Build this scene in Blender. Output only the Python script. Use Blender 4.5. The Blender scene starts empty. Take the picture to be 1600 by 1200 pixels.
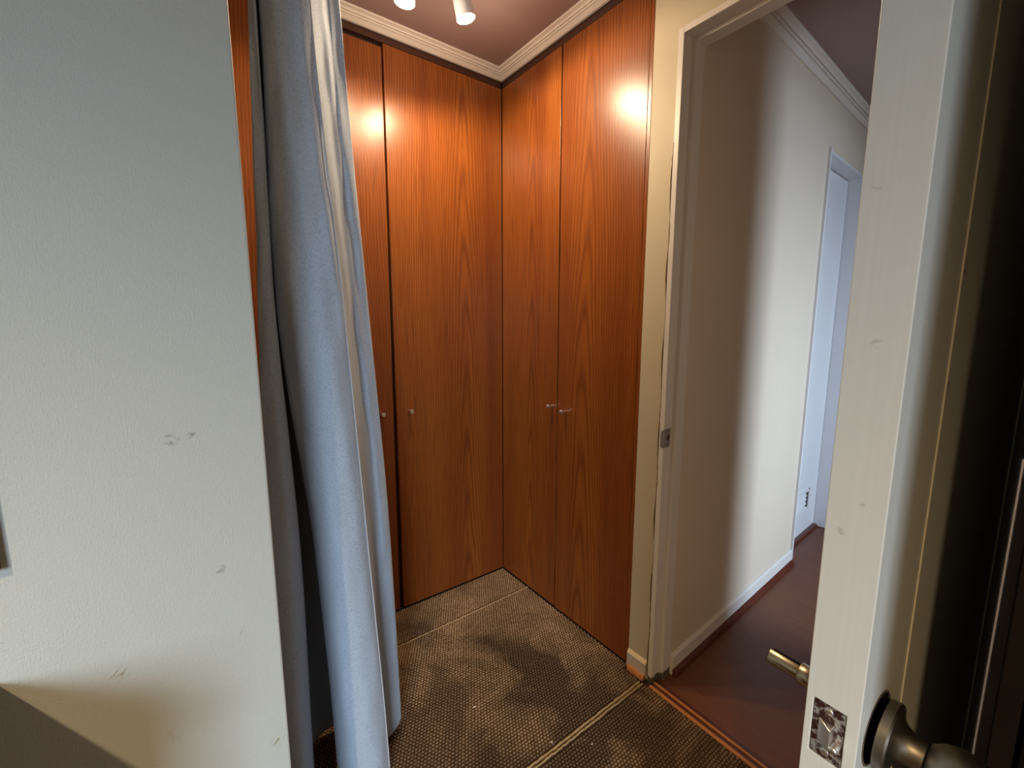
import bpy, bmesh, math, random
from mathutils import Vector, Matrix
random.seed(4)
scene = bpy.context.scene
COL = scene.collection
PI = math.pi

# ------------------------------------------------------------------ camera
F_PX, PITCH, YAW = 679.84, 0.1425, 0.6405
cam_d = bpy.data.cameras.new('camera'); cam = bpy.data.objects.new('camera', cam_d); COL.objects.link(cam)
cam_d.sensor_width = 36.0; cam_d.lens = 36.0 * F_PX / 1600.0; cam_d.clip_start = 0.01
cam.location = (-1.2005, -1.6861, 1.25)
cam.rotation_euler = (PI/2 - PITCH, 0, -YAW)
scene.camera = cam

# ------------------------------------------------------------------ world, lights, exposure
scene.view_settings.view_transform = 'Standard'; scene.view_settings.look = 'None'
scene.view_settings.exposure = 0.0; scene.view_settings.gamma = 1.0
scene.view_settings.use_curve_mapping = False
world = bpy.data.worlds.new('world'); scene.world = world; world.use_nodes = True
bg = world.node_tree.nodes['Background']; bg.inputs[0].default_value = (0.62, 0.78, 1.0, 1); bg.inputs[1].default_value = 1.0

def area_light(name, loc, target, sx, sy, power, color, spread=PI):
    d = bpy.data.lights.new(name, 'AREA'); d.shape = 'RECTANGLE'; d.size = sx; d.size_y = sy
    d.energy = power; d.color = color; d.spread = spread
    o = bpy.data.objects.new(name, d); COL.objects.link(o); o.location = loc
    o.rotation_euler = (Vector(target) - Vector(loc)).to_track_quat('-Z', 'Y').to_euler()
    return o
# daylight entering by the bedroom window and by the window of the room across the hallway
area_light('bedroom_window_daylight', (-3.0, -4.36, 1.45), (-1.25, -0.9, -0.55), 0.95, 1.05, 31, (0.74, 0.88, 1.0), math.radians(75))
area_light('hallway_window_daylight', (1.02, -3.3, 1.15), (0.92, 0, 0.25), 0.30, 1.5, 25, (0.64, 0.80, 1.0), math.radians(90))

# ------------------------------------------------------------------ helpers
def tag(o, label, cat=None, group=None, kind=None):
    o['label'] = label
    if cat: o['category'] = cat
    if group: o['group'] = group
    if kind: o['kind'] = kind
    return o
def empty(name, loc=(0, 0, 0), rz=0.0):
    o = bpy.data.objects.new(name, None); COL.objects.link(o); o.location = loc; o.rotation_euler = (0, 0, rz)
    o.empty_display_size = 0.1
    bpy.context.view_layer.update()
    return o
def link(name, bm, mat, parent=None, smooth=False, bevel=0.0, local=False):
    bmesh.ops.recalc_face_normals(bm, faces=bm.faces)
    me = bpy.data.meshes.new(name); bm.to_mesh(me); bm.free()
    if smooth:
        for p in me.polygons: p.use_smooth = True
    me.materials.append(mat)
    o = bpy.data.objects.new(name, me); COL.objects.link(o)
    if bevel:
        b = o.modifiers.new('bevel', 'BEVEL'); b.width = bevel; b.segments = 2; b.limit_method = 'ANGLE'
    if parent:
        o.parent = parent
        if not local: o.matrix_parent_inverse = parent.matrix_world.inverted()
    return o
def box(bm, x0, x1, y0, y1, z0, z1):
    v = [bm.verts.new(p) for p in ((x0,y0,z0),(x1,y0,z0),(x1,y1,z0),(x0,y1,z0),(x0,y0,z1),(x1,y0,z1),(x1,y1,z1),(x0,y1,z1))]
    for f in ((0,3,2,1),(4,5,6,7),(0,1,5,4),(1,2,6,5),(2,3,7,6),(3,0,4,7)): bm.faces.new([v[i] for i in f])
def mbox(name, mat, parent, x0, x1, y0, y1, z0, z1, bevel=0.0, local=False):
    bm = bmesh.new(); box(bm, min(x0,x1), max(x0,x1), min(y0,y1), max(y0,y1), min(z0,z1), max(z0,z1))
    return link(name, bm, mat, parent, bevel=bevel, local=local)
def extrude_profile(bm, prof, a, b, ax):
    """closed profile of 3D offsets swept from point a to b"""
    va = [bm.verts.new(Vector(a) + Vector(p)) for p in prof]; vb = [bm.verts.new(Vector(b) + Vector(p)) for p in prof]
    n = len(prof)
    for i in range(n): bm.faces.new((va[i], va[(i+1) % n], vb[(i+1) % n], vb[i]))
    bm.faces.new(va[::-1]); bm.faces.new(vb)
def frame_from(axis):
    axis = Vector(axis).normalized(); return axis.to_track_quat('Z', 'Y').to_matrix().to_4x4()
def lathe(bm, prof, origin, axis, seg=40, a0=0.0, a1=2*PI):
    """prof: list of (r, t) along axis"""
    M = Matrix.Translation(origin) @ frame_from(axis)
    full = abs(a1 - a0 - 2*PI) < 1e-6; n = seg if full else seg + 1
    rings = []
    for r, t in prof:
        if r < 1e-6: rings.append([bm.verts.new(M @ Vector((0, 0, t)))]); continue
        rings.append([bm.verts.new(M @ Vector((r*math.cos(a0+(a1-a0)*i/seg), r*math.sin(a0+(a1-a0)*i/seg), t))) for i in range(n)])
    for k in range(len(rings)-1):
        A, B = rings[k], rings[k+1]
        for i in range(seg):
            j = (i+1) % n
            if len(A) == 1 and len(B) == 1: continue
            if len(A) == 1: bm.faces.new((A[0], B[i], B[j]))
            elif len(B) == 1: bm.faces.new((A[i], A[j], B[0]))
            else: bm.faces.new((A[i], A[j], B[j], B[i]))
    return rings

# ------------------------------------------------------------------ materials
class N:
    def __init__(s, name):
        s.m = bpy.data.materials.new(name); s.m.use_nodes = True
        s.t = s.m.node_tree; s.b = s.t.nodes['Principled BSDF']; s.out = s.t.nodes['Material Output']
    def n(s, typ, **kw):
        o = s.t.nodes.new(typ)
        for k, v in kw.items(): setattr(o, k, v)
        return o
    def l(s, a, b): s.t.links.new(a, b)
    def inp(s, sock, v):
        if hasattr(v, 'is_output'): s.l(v, sock)
        else: sock.default_value = v
    def math(s, op, a, b=0.0, clamp=False):
        o = s.n('ShaderNodeMath', operation=op, use_clamp=clamp); s.inp(o.inputs[0], a); s.inp(o.inputs[1], b); return o.outputs[0]
    def pos(s):
        o = s.n('ShaderNodeTexCoord'); return o.outputs['Object']
    def sep(s, v):
        o = s.n('ShaderNodeSeparateXYZ'); s.l(v, o.inputs[0]); return o.outputs
    def comb(s, x, y, z):
        o = s.n('ShaderNodeCombineXYZ')
        for i, v in enumerate((x, y, z)): s.inp(o.inputs[i], v)
        return o.outputs[0]
    def noise(s, vec, scale, detail=3, rough=0.5, dist=0.0):
        o = s.n('ShaderNodeTexNoise'); s.l(vec, o.inputs['Vector']); o.inputs['Scale'].default_value = scale
        o.inputs['Detail'].default_value = detail; o.inputs['Roughness'].default_value = rough; o.inputs['Distortion'].default_value = dist
        return o.outputs['Fac']
    def ramp(s, fac, stops):
        o = s.n('ShaderNodeValToRGB'); s.l(fac, o.inputs[0]); e = o.color_ramp.elements
        while len(e) < len(stops): e.new(0.5)
        for el, (p, c) in zip(e, stops):
            el.position = p; el.color = (c, c, c, 1) if isinstance(c, (int, float)) else (*c, 1)
        return o.outputs[0]
    def mix(s, fac, a, b, blend='MIX'):
        o = s.n('ShaderNodeMix', data_type='RGBA', blend_type=blend); s.inp(o.inputs[0], fac)
        s.inp(o.inputs[6], a if hasattr(a, 'is_output') else (*a, 1)); s.inp(o.inputs[7], b if hasattr(b, 'is_output') else (*b, 1))
        return o.outputs[2]
    def bump(s, h, strength, dist):
        o = s.n('ShaderNodeBump'); s.l(h, o.inputs['Height']); o.inputs['Strength'].default_value = strength
        o.inputs['Distance'].default_value = dist; s.l(o.outputs[0], s.b.inputs['Normal'])
    def spot(s, vec, centre, radius):
        """0..1 blob around a point, for marks and stains"""
        o = s.n('ShaderNodeVectorMath', operation='DISTANCE'); s.l(vec, o.inputs[0]); o.inputs[1].default_value = centre
        return s.math('SUBTRACT', 1.0, s.math('DIVIDE', o.outputs['Value'], radius), clamp=True)
    def fin(s, col, rough=0.6, metal=0.0, spec=0.5):
        s.inp(s.b.inputs['Base Color'], col if hasattr(col, 'is_output') else (*col, 1))
        s.inp(s.b.inputs['Roughness'], rough); s.b.inputs['Metallic'].default_value = metal
        s.b.inputs['Specular IOR Level'].default_value = spec
        return s.m

def paint(name, col, rough=0.55, var=0.06, scale=6.0, grain=0.0, spec=0.4):
    k = N(name); p = k.pos(); n = k.noise(p, scale, 4)
    c = k.mix(n, tuple(x*(1-var) for x in col), tuple(min(1, x*(1+var)) for x in col))
    if grain:
        k.bump(k.noise(p, 220, 3), grain, 0.0015)
    return k.fin(c, rough, spec=spec)
def plain(name, col, rough=0.5, metal=0.0, spec=0.5):
    return N(name).fin(col, rough, metal, spec)

def wood_door(name, axis, cx, d=0.06, ph=0.0, up=1, flame=1.0):
    k = N(name); p = k.pos(); X = k.sep(p); u = X[axis]; z = X[2]
    slow = k.noise(k.comb(k.math('MULTIPLY', u, 3.0), ph, k.math('MULTIPLY', z, 0.9)), 1.6, 3)
    fine = k.noise(k.comb(k.math('MULTIPLY', u, 30.0), ph+3, k.math('MULTIPLY', z, 1.6)), 1.0, 3)
    uc = k.math('ADD', k.math('SUBTRACT', u, cx), k.math('MULTIPLY', k.math('SUBTRACT', slow, 0.5), 0.05))
    r = k.math('SQRT', k.math('ADD', k.math('MULTIPLY', uc, uc), d*d))
    phase = k.math('ADD', k.math('MULTIPLY', r, 640.0), k.math('MULTIPLY', z, 22.0*up*flame))
    phase = k.math('ADD', phase, k.math('MULTIPLY', slow, 5.0))
    phase = k.math('ADD', phase, k.math('MULTIPLY', fine, 2.2))
    ring = k.math('MULTIPLY_ADD', k.math('SINE', phase), 0.5)
    ring.node.inputs[2].default_value = 0.5
    line = k.ramp(ring, [(0.0, 0.0), (0.5, 0.22), (0.85, 0.6), (1.0, 1.0)])
    pore = k.ramp(k.noise(k.comb(k.math('MULTIPLY', u, 420.0), ph, k.math('MULTIPLY', z, 7.0)), 1.0, 2), [(0.52, 0.0), (0.66, 1.0)])
    broad = k.noise(k.comb(k.math('MULTIPLY', u, 9.0), ph+7, k.math('MULTIPLY', z, 0.35)), 1.0, 3)
    base = k.mix(k.ramp(broad, [(0.3, 0.0), (0.7, 1.0)]), (0.220, 0.057, 0.0120), (0.335, 0.103, 0.0175))
    c = k.mix(k.math('MULTIPLY', line, 0.58), base, (0.115, 0.026, 0.008))
    c = k.mix(k.math('MULTIPLY', pore, 0.5), c, (0.085, 0.018, 0.006))
    k.bump(k.math('SUBTRACT', 1.0, k.math('ADD', k.math('MULTIPLY', pore, 0.6), k.math('MULTIPLY', line, 0.25))), 0.10, 0.0006)
    return k.fin(c, 0.30, spec=0.45)

M = {}
M['dark_wood'] = wood_door('dark_stained_wood', 0, 0.3, ph=9)
M['wood_edge'] = plain('door_edge_banding', (0.055, 0.018, 0.009), 0.5)
M['gap'] = plain('wardrobe_carcass_dark', (0.020, 0.009, 0.006), 0.7)
M['steel'] = plain('brushed_steel', (0.86, 0.84, 0.82), 0.36, 1.0)
M['nickel'] = None
k = N('white_gloss_trim_paint'); p = k.pos(); X = k.sep(p)
c = k.mix(k.noise(p, 9, 4), (0.70, 0.66, 0.62), (0.75, 0.71, 0.67))
chip = k.math('SUBTRACT', k.math('MULTIPLY', k.noise(p, 45, 3), 0.075), X[2]); chip = k.math('MULTIPLY', k.math('GREATER_THAN', chip, 0.012), 0.9)
M['white_trim'] = k.fin(k.mix(chip, c, (0.05, 0.038, 0.026)), 0.35, spec=0.4)
M['cornice'] = paint('cornice_white_paint', (0.78, 0.72, 0.66), 0.5, 0.03)
M['ceiling'] = paint('taupe_ceiling_paint', (0.35, 0.25, 0.235), 0.7, 0.03, 4, 0.08)
M['cream'] = paint('cream_wall_paint', (0.58, 0.51, 0.37), 0.6, 0.05, 8, 0.25)
M['hall_cream'] = paint('hallway_wall_paint', (0.70, 0.60, 0.48), 0.45, 0.03, 4, 0.05)
M['brown_frame'] = plain('brown_picture_frame', (0.10, 0.045, 0.032), 0.5)
M['orange_wood'] = paint('raw_orange_wood', (0.50, 0.20, 0.065), 0.5, 0.2, 60)
M['plywood'] = paint('desk_wood', (0.20, 0.10, 0.05), 0.45, 0.2, 14)

# nickel / aged metal of the lock set
k = N('aged_satin_nickel'); p = k.pos()
M['nickel'] = k.fin(k.mix(k.noise(p, 60, 4), (0.25, 0.22, 0.18), (0.36, 0.325, 0.28)), k.math('ADD', k.math('MULTIPLY', k.noise(p, 90, 3), 0.12), 0.36), 1.0)
k = N('worn_brass_spindle'); p = k.pos()
M['brass'] = k.fin(k.mix(k.noise(p, 140, 4), (0.36, 0.29, 0.17), (0.56, 0.50, 0.36)), 0.32, 1.0)
k = N('chipped_latch_plate'); p = k.pos()
m_ = k.ramp(k.noise(p, 170, 5, 0.65), [(0.47, 0.0), (0.60, 1.0)])
M['plate'] = k.fin(k.mix(m_, (0.055, 0.022, 0.016), (0.42, 0.40, 0.38)), 0.42, 0.25)
M['gun'] = plain("strike_plate_metal", (0.34, 0.32, 0.32), 0.42, 0.7)
M['black'] = plain('dark_cavity', (0.010, 0.008, 0.006), 0.9)

# embossed wallpaper, two scuffs
k = N('embossed_wallpaper'); p = k.pos(); X = k.sep(p)
w1 = k.noise(k.comb(k.math('MULTIPLY', X[0], 420.0), 0.0, k.math('MULTIPLY', X[2], 130.0)), 1.0, 3, 0.6)
w2 = k.noise(k.comb(k.math('MULTIPLY', X[0], 130.0), 4.0, k.math('MULTIPLY', X[2], 420.0)), 1.0, 3, 0.6)
w3 = k.noise(p, 2.2, 4)
c = k.mix(w3, (0.555, 0.595, 0.575), (0.62, 0.655, 0.635))
for ctr, rad in (((-1.231, -0.88, 1.077), 0.012), ((-1.206, -0.88, 1.079), 0.009), ((-1.187, -0.88, 0.853), 0.009), ((-1.428, -0.88, 0.83), 0.008), ((-1.165, -0.88, 0.73), 0.006)):
    wn = k.ramp(k.noise(k.comb(k.math('MULTIPLY', X[0], 90.0), 0.0, k.math('MULTIPLY', X[2], 150.0)), 1.0, 4), [(0.47, 0.0), (0.60, 1.0)])
    c = k.mix(k.math('MULTIPLY', k.math('MULTIPLY', k.math('POWER', k.spot(p, ctr, rad), 0.6), wn), 0.75), c, (0.22, 0.225, 0.22))
for ctr, rad in (((-1.127, -0.88, 0.50), 0.016), ((-1.322, -0.88, 0.735), 0.014), ((-1.27, -0.88, 0.60), 0.014)):
    wn = k.ramp(k.noise(k.comb(k.math('MULTIPLY', k.math('ADD', X[0], X[2]), 40.0), 0.0, k.math('MULTIPLY', k.math('SUBTRACT', X[0], X[2]), 160.0)), 1.0, 3), [(0.52, 0.0), (0.60, 1.0)])
    c = k.mix(k.math('MULTIPLY', k.math('MULTIPLY', k.spot(p, ctr, rad), wn), 0.9), c, (0.30, 0.23, 0.12))
k.bump(k.math('MULTIPLY', k.math('ADD', w1, w2), 0.5), 0.75, 0.0022)
M['wallpaper'] = k.fin(c, 0.6, spec=0.3)

# woven loop carpet with dirt
k = N('woven_loop_carpet'); p = k.pos(); X = k.sep(p)
PITCH_C = 2*PI/0.0125
wob = k.noise(p, 55, 2)
sx = k.math('SINE', k.math('ADD', k.math('MULTIPLY', X[0], PITCH_C), k.math('MULTIPLY', wob, 3.0)))
sy = k.math('SINE', k.math('ADD', k.math('MULTIPLY', X[1], PITCH_C*1.15), k.math('MULTIPLY', wob, 3.0)))
loop = k.math('MULTIPLY_ADD', k.math('MULTIPLY', sx, sy), 0.5); loop.node.inputs[2].default_value = 0.5
fib = k.noise(p, 420, 3, 0.7)
hgt = k.math('ADD', k.math('MULTIPLY', loop, 0.75), k.math('MULTIPLY', fib, 0.35))
light = k.mix(k.noise(p, 30, 3), (0.44, 0.29, 0.165), (0.58, 0.42, 0.26))
col_light = light
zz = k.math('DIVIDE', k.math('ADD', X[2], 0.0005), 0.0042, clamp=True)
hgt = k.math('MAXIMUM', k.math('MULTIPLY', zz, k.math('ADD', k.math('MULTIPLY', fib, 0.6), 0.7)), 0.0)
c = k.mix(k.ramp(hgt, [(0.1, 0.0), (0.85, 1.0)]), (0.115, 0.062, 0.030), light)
dn = k.noise(p, 4.2, 5, 0.6, 0.6)
dirt = k.ramp(dn, [(0.33, 0.0), (0.62, 0.85)])
for ctr, rad, g in (((-0.33, -0.83, 0), 0.30, 0.55), ((-0.18, -1.05, 0), 0.36, 0.6), ((-0.30, -0.52, 0), 0.26, 0.42), ((-0.62, -1.15, 0), 0.45, 0.55), ((-0.27, -0.70, 0), 0.2, 0.4), ((-0.52, -0.86, 0), 0.16, 0.5)):
    dirt = k.math('ADD', dirt, k.math('MULTIPLY', k.math('MULTIPLY', k.spot(p, ctr, rad), g), k.ramp(dn, [(0.25, 0.35), (0.6, 1.4 if False else 1.0)])), clamp=True)
clean = k.math('MAXIMUM', k.ramp(X[1], [(0.0, 0.0), (1.0, 0.0)]), k.spot(p, (0.0, -0.10, 0), 0.42))
dirt = k.math('MULTIPLY', dirt, k.math('SUBTRACT', 1.0, k.math('MULTIPLY', clean, 0.7)))
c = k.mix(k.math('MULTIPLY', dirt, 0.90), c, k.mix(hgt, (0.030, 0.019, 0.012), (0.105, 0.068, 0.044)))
k.bump(fib, 0.5, 0.002)
M['carpet'] = k.fin(c, 0.95, spec=0.05)
M['seam'] = paint('frayed_carpet_edge', (0.42, 0.30, 0.16), 0.9, 0.35, 160, 0.8, 0.05)

# hallway laminate
k = N('reddish_laminate'); p = k.pos(); X = k.sep(p)
g1 = k.noise(k.comb(k.math('MULTIPLY', X[0], 60.0), k.math('MULTIPLY', X[1], 5.0), 0.0), 1.0, 4)
g2 = k.noise(k.comb(k.math('MULTIPLY', X[0], 9.0), k.math('MULTIPLY', X[1], 2.0), 3.0), 1.0, 3)
c = k.mix(g1, (0.13, 0.045, 0.024), (0.21, 0.078, 0.040)); c = k.mix(k.math('MULTIPLY', g2, 0.5), c, (0.11, 0.036, 0.018))
M['laminate'] = k.fin(c, 0.42, spec=0.4)
M['red_skirt'] = paint('dark_red_quarter_round', (0.10, 0.025, 0.014), 0.35, 0.3, 30)

# curtain cloth
k = N('blue_grey_curtain_cloth'); p = k.pos()
sp = k.ramp(k.noise(p, 330, 3, 0.7), [(0.36, 0.0), (0.50, 1.0)])
c = k.mix(sp, (0.33, 0.43, 0.58), (0.48, 0.585, 0.74))
k.bump(k.math('ADD', k.noise(p, 500, 2), k.math('MULTIPLY', k.noise(p, 18, 3), 2.0)), 0.25, 0.003)
k.b.inputs['Sheen Weight'].default_value = 0.25; k.b.inputs['Sheen Roughness'].default_value = 0.5
M['curtain'] = k.fin(c, 0.85, spec=0.15)

# door paint with scuffs
k = N('white_door_paint'); p = k.pos(); X = k.sep(p)
st = k.noise(k.comb(k.math('MULTIPLY', X[0], 90.0), k.math('MULTIPLY', X[1], 250.0), k.math('MULTIPLY', X[2], 3.0)), 1.0, 3)
c = k.mix(st, (0.77, 0.775, 0.74), (0.83, 0.835, 0.80))
for ctr, rad in (((-0.735, -1.575, 1.23), 0.006), ((-0.735, -1.562, 1.36), 0.005), ((-0.735, -1.577, 1.09), 0.004), ((-0.735, -1.565, 1.06), 0.005), ((-0.605, -1.596, 1.315), 0.022), ((-0.59, -1.596, 1.30), 0.020), ((-0.595, -1.596, 1.19), 0.022)):
    wn = k.ramp(k.noise(k.comb(k.math('MULTIPLY', X[0], 60.0), k.math('MULTIPLY', X[1], 60.0), k.math('MULTIPLY', X[2], 160.0)), 1.0, 3), [(0.48, 0.0), (0.62, 1.0)])
    c = k.mix(k.math('MULTIPLY', k.math('MULTIPLY', k.spot(p, ctr, rad), wn), 0.8), c, (0.16, 0.15, 0.12))
k.bump(st, 0.12, 0.0012)
M['door_paint'] = k.fin(c, 0.38, spec=0.4)
M['hall_door'] = paint('hall_door_white_paint', (0.72, 0.72, 0.74), 0.4, 0.03, 5)
M['lamp_white'] = plain('lamp_can_white', (0.85, 0.86, 0.90), 0.35)
k = N('lit_bulb_face'); e = k.n('ShaderNodeEmission'); e.inputs[0].default_value = (1.0, 0.70, 0.38, 1); e.inputs[1].default_value = 45.0
k.l(e.outputs[0], k.out.inputs[0]); M['bulb'] = k.m
k = N('window_pane_glass'); tr = k.n('ShaderNodeBsdfTransparent'); gl = k.n('ShaderNodeBsdfGlossy'); gl.inputs['Roughness'].default_value = 0.02
mx = k.n('ShaderNodeMixShader'); mx.inputs[0].default_value = 0.06; k.l(tr.outputs[0], mx.inputs[1]); k.l(gl.outputs[0], mx.inputs[2]); k.l(mx.outputs[0], k.out.inputs[0]); M['glass'] = k.m

CEIL = 2.315          # closet and bedroom ceiling
W_Y = -0.88           # front of the papered partition
# ------------------------------------------------------------------ setting: shell
def struct(o, label, cat): return tag(o, label, cat, kind='structure')

fl = empty('floor'); struct(fl, 'brown woven loop carpet with dark stains and two seams', 'floor')
def carpet_piece(x0, x1, y0, y1):
    bm = bmesh.new(); box(bm, x0, x1, y0, y1, -0.03, 0.0); return link('carpet_strip', bm, M['carpet'], fl)
carpet_piece(-2.3, 0.0, -0.196, 0.0); carpet_piece(-2.3, 0.0, -0.862, -0.200); carpet_piece(-3.6, -0.022, -4.3, -0.869)
bm = bmesh.new(); box(bm, -3.8, 0.0, -4.4, 0.7, -0.08, -0.031); box(bm, 0.0, 0.7, -0.78, 0.7, -0.08, -0.0005); box(bm, -0.03, 0.10, -1.70, -0.78, -0.08, -0.0305); box(bm, -0.022, 0.03, -0.8925, -0.862, -0.0305, -0.002); box(bm, -2.3, 0.0, 0.0, 0.7, -0.031, -0.0005); link('underlay', bm, M['gap'], fl)
def frayed(y, w, x0, x1, h):
    bm = bmesh.new(); n = 150; prev = None; rnd = random.Random(int(abs(y)*1000))
    for i in range(n+1):
        x = x0 + (x1-x0)*i/n; dy = rnd.uniform(-.0012, .0012); hh = h*rnd.uniform(.6, 1.25); ww = w*rnd.uniform(.7, 1.2)
        ring = [bm.verts.new((x, y+dy+a*ww, b)) for a, b in ((-.5, -.012), (-.42, hh*.6), (0, hh), (.42, hh*.6), (.5, -.012))]
        if prev:
            for j in range(4): bm.faces.new((prev[j], prev[j+1], ring[j+1], ring[j]))
        prev = ring
    return link('carpet_seam', bm, M['seam'], fl)
# woven loops of the carpet where it lies close enough to see them
verts = []; faces = []; rnd = random.Random(12); PX_, PY_ = 0.0115, 0.0095
ny = int(1.66/PY_); nx = int(1.30/PX_)
for j in range(ny):
    y = -0.004 - j*PY_
    if -0.2035 < y < -0.1935 or -0.879 < y < -0.856: continue
    for i in range(nx):
        x = -0.005 - (i + 0.5*(j % 2))*PX_ + rnd.uniform(-.0007, .0007)
        if y < -0.866 and x > -0.027: continue
        if x > -0.027 and y < -0.786: continue
        yy = y + rnd.uniform(-.0006, .0006); h = rnd.uniform(.0030, .0044); b = len(verts); rx, ry = PX_*0.50, PY_*0.46
        for rr, zz_ in ((1.0, -0.001), (0.80, h*0.75)):
            for q in range(6):
                a = q*PI/3; verts.append((x+rx*rr*math.cos(a), yy+ry*rr*math.sin(a), zz_))
        verts.append((x, yy, h))
        for q in range(6):
            r_ = (q+1) % 6; faces.append((b+q, b+r_, b+6+r_, b+6+q)); faces.append((b+6+q, b+6+r_, b+12))
me = bpy.data.meshes.new('carpet_loops'); me.from_pydata(verts, [], faces); me.materials.append(M['carpet'])
for pg in me.polygons: pg.use_smooth = True
o = bpy.data.objects.new('carpet_loops', me); COL.objects.link(o); o.parent = fl; o['kind'] = 'stuff'
frayed(-0.1985, 0.007, -1.4, 0.0, 0.0056); frayed(-0.862, 0.007, -1.4, -0.03, 0.0052); frayed(-0.873, 0.006, -1.4, -0.03, 0.0046)

# hallway frame of reference: the long wall leaves the doorway slightly askew
HALL_RZ = math.radians(2.6); HALL_O = (0.046, -0.905, 0.0)
hf = empty('floor_hallway'); struct(hf, 'dark reddish laminate floor of the hallway', 'floor')
mbox('laminate', M['laminate'], hf, 0.03, 4.3, -2.1, -0.5, -0.05, -0.004)

# partition on the left and the bedroom shell
struct(mbox('wall_left', M['wallpaper'], None, -3.6, -1.111, W_Y, -0.80, 0.0, CEIL, 0.003), 'pale grey-green embossed wallpaper partition wall with small scuffs', 'wall')
def part_wall(name, label, mat, boxes):
    bm = bmesh.new()
    for b in boxes: box(bm, *b)
    return struct(link(name, bm, mat), label, 'wall')
# wall holding the doorway: narrow strip beside the wardrobe, lintel above the opening, return on the hinge side
JY, HY, HEAD = -0.892, -1.6285, 2.055
part_wall('wall_doorway', 'cream painted strip of wall between wardrobe and door frame', M['cream'],
          [(0.0, 0.085, -0.874, -0.789, 0.0, CEIL), (0.0, 0.085, -4.38, -0.874, HEAD+0.017, CEIL), (0.0, 0.085, -4.38, -1.648, 0.0, HEAD+0.017)])
part_wall('wall_right_added', 'unseen end of a short wall, added to shade the open door', M['cream'], [(-0.796, -0.716, -4.3, -1.72, 0.0, CEIL)])  # unseen wall end, added to block window light from the open door's face
part_wall('wall_back', 'bedroom rear wall with the window, behind the camera', M['wallpaper'],
          [(-3.6, -3.5, -4.38, -4.3, 0, CEIL), (-2.5, 0.0, -4.38, -4.3, 0, CEIL), (-3.5, -2.5, -4.38, -4.3, 0, 0.85), (-3.5, -2.5, -4.38, -4.3, 2.1, CEIL)])
part_wall('wall_end', 'bedroom end wall at the far left', M['wallpaper'], [(-3.68, -3.6, -4.38, -0.8, 0, CEIL)])
wn = empty('window_1', (-3.0, -4.34, 0.85)); struct(wn, 'white framed bedroom window with two panes', 'window')
for a, b, c_, d in ((-3.5, -3.45, .85, 2.1), (-2.55, -2.5, .85, 2.1), (-3.45, -2.55, .85, .90), (-3.45, -2.55, 2.05, 2.1), (-3.02, -2.98, .90, 2.05)):
    mbox('frame_bar', M['white_trim'], wn, a, b, -4.35, -4.31, c_, d)
for a, b in ((-3.45, -3.02), (-2.98, -2.55)): mbox('pane', M['glass'], wn, a, b, -4.332, -4.328, .90, 2.05)
part_wall('wall_closet', 'wall closing the far left end of the dressing area', M['cream'], [(-2.38, -2.3, -0.80, 0.6, 0.0, CEIL)])
part_wall('wall_behind_wardrobes', 'wall at the back of the built-in wardrobes', M['cream'], [(-2.38, 0.68, 0.6, 0.68, 0.0, CEIL), (0.60, 0.68, -0.72, 0.6, 0.0, CEIL)])
struct(mbox('ceiling', M['ceiling'], None, -3.7, 0.7, -4.4, 0.7, CEIL, CEIL+0.06), 'taupe ceiling over the dressing area and bedroom', 'ceiling')

# hallway
H_CEIL = 2.300
hw = empty('wall_hallway', HALL_O, HALL_RZ); struct(hw, 'long cream hallway wall seen through the doorway', 'wall')
OP0, OP1, OPH = 1.190, 1.800, 2.035
def hbox(bm, *b): box(bm, *b)
bm = bmesh.new(); box(bm, 0.0, OP0, 0.0, 0.09, 0.0, H_CEIL); box(bm, OP0, OP1, 0.0, 0.09, OPH, H_CEIL); box(bm, OP1, 3.4, 0.0, 0.09, 0.0, H_CEIL)
link('plaster', bm, M['hall_cream'], hw, local=True)
part_wall('wall_hallway_end', 'wall closing the far end of the hallway', M['hall_cream'], [(3.3, 3.38, -2.1, -0.6, 0.0, H_CEIL)])
part_wall('wall_hallway_opposite', 'hallway wall facing the cream wall, with an opening', M['hall_cream'],
          [(0.085, 0.80, -2.08, -2.0, 0, H_CEIL), (1.55, 3.38, -2.08, -2.0, 0, H_CEIL), (0.80, 1.55, -2.08, -2.0, 2.0, H_CEIL)])
part_wall('wall_side_room', 'walls of the room across the hallway', M['hall_cream'], [(0.3, 0.38, -3.45, -2.08, 0, H_CEIL), (1.9, 1.98, -3.45, -2.08, 0, H_CEIL), (0.3, 1.98, -3.53, -3.45, 0, H_CEIL)])
struct(mbox('floor_side_room', M['laminate'], None, 0.3, 1.98, -3.5, -2.1, -0.05, -0.004), 'laminate floor of the room across the hallway', 'floor')
struct(mbox('ceiling_hallway', M['ceiling'], None, 0.02, 3.5, -3.5, -0.55, H_CEIL, H_CEIL+0.015), 'dim taupe hallway ceiling', 'ceiling')

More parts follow.
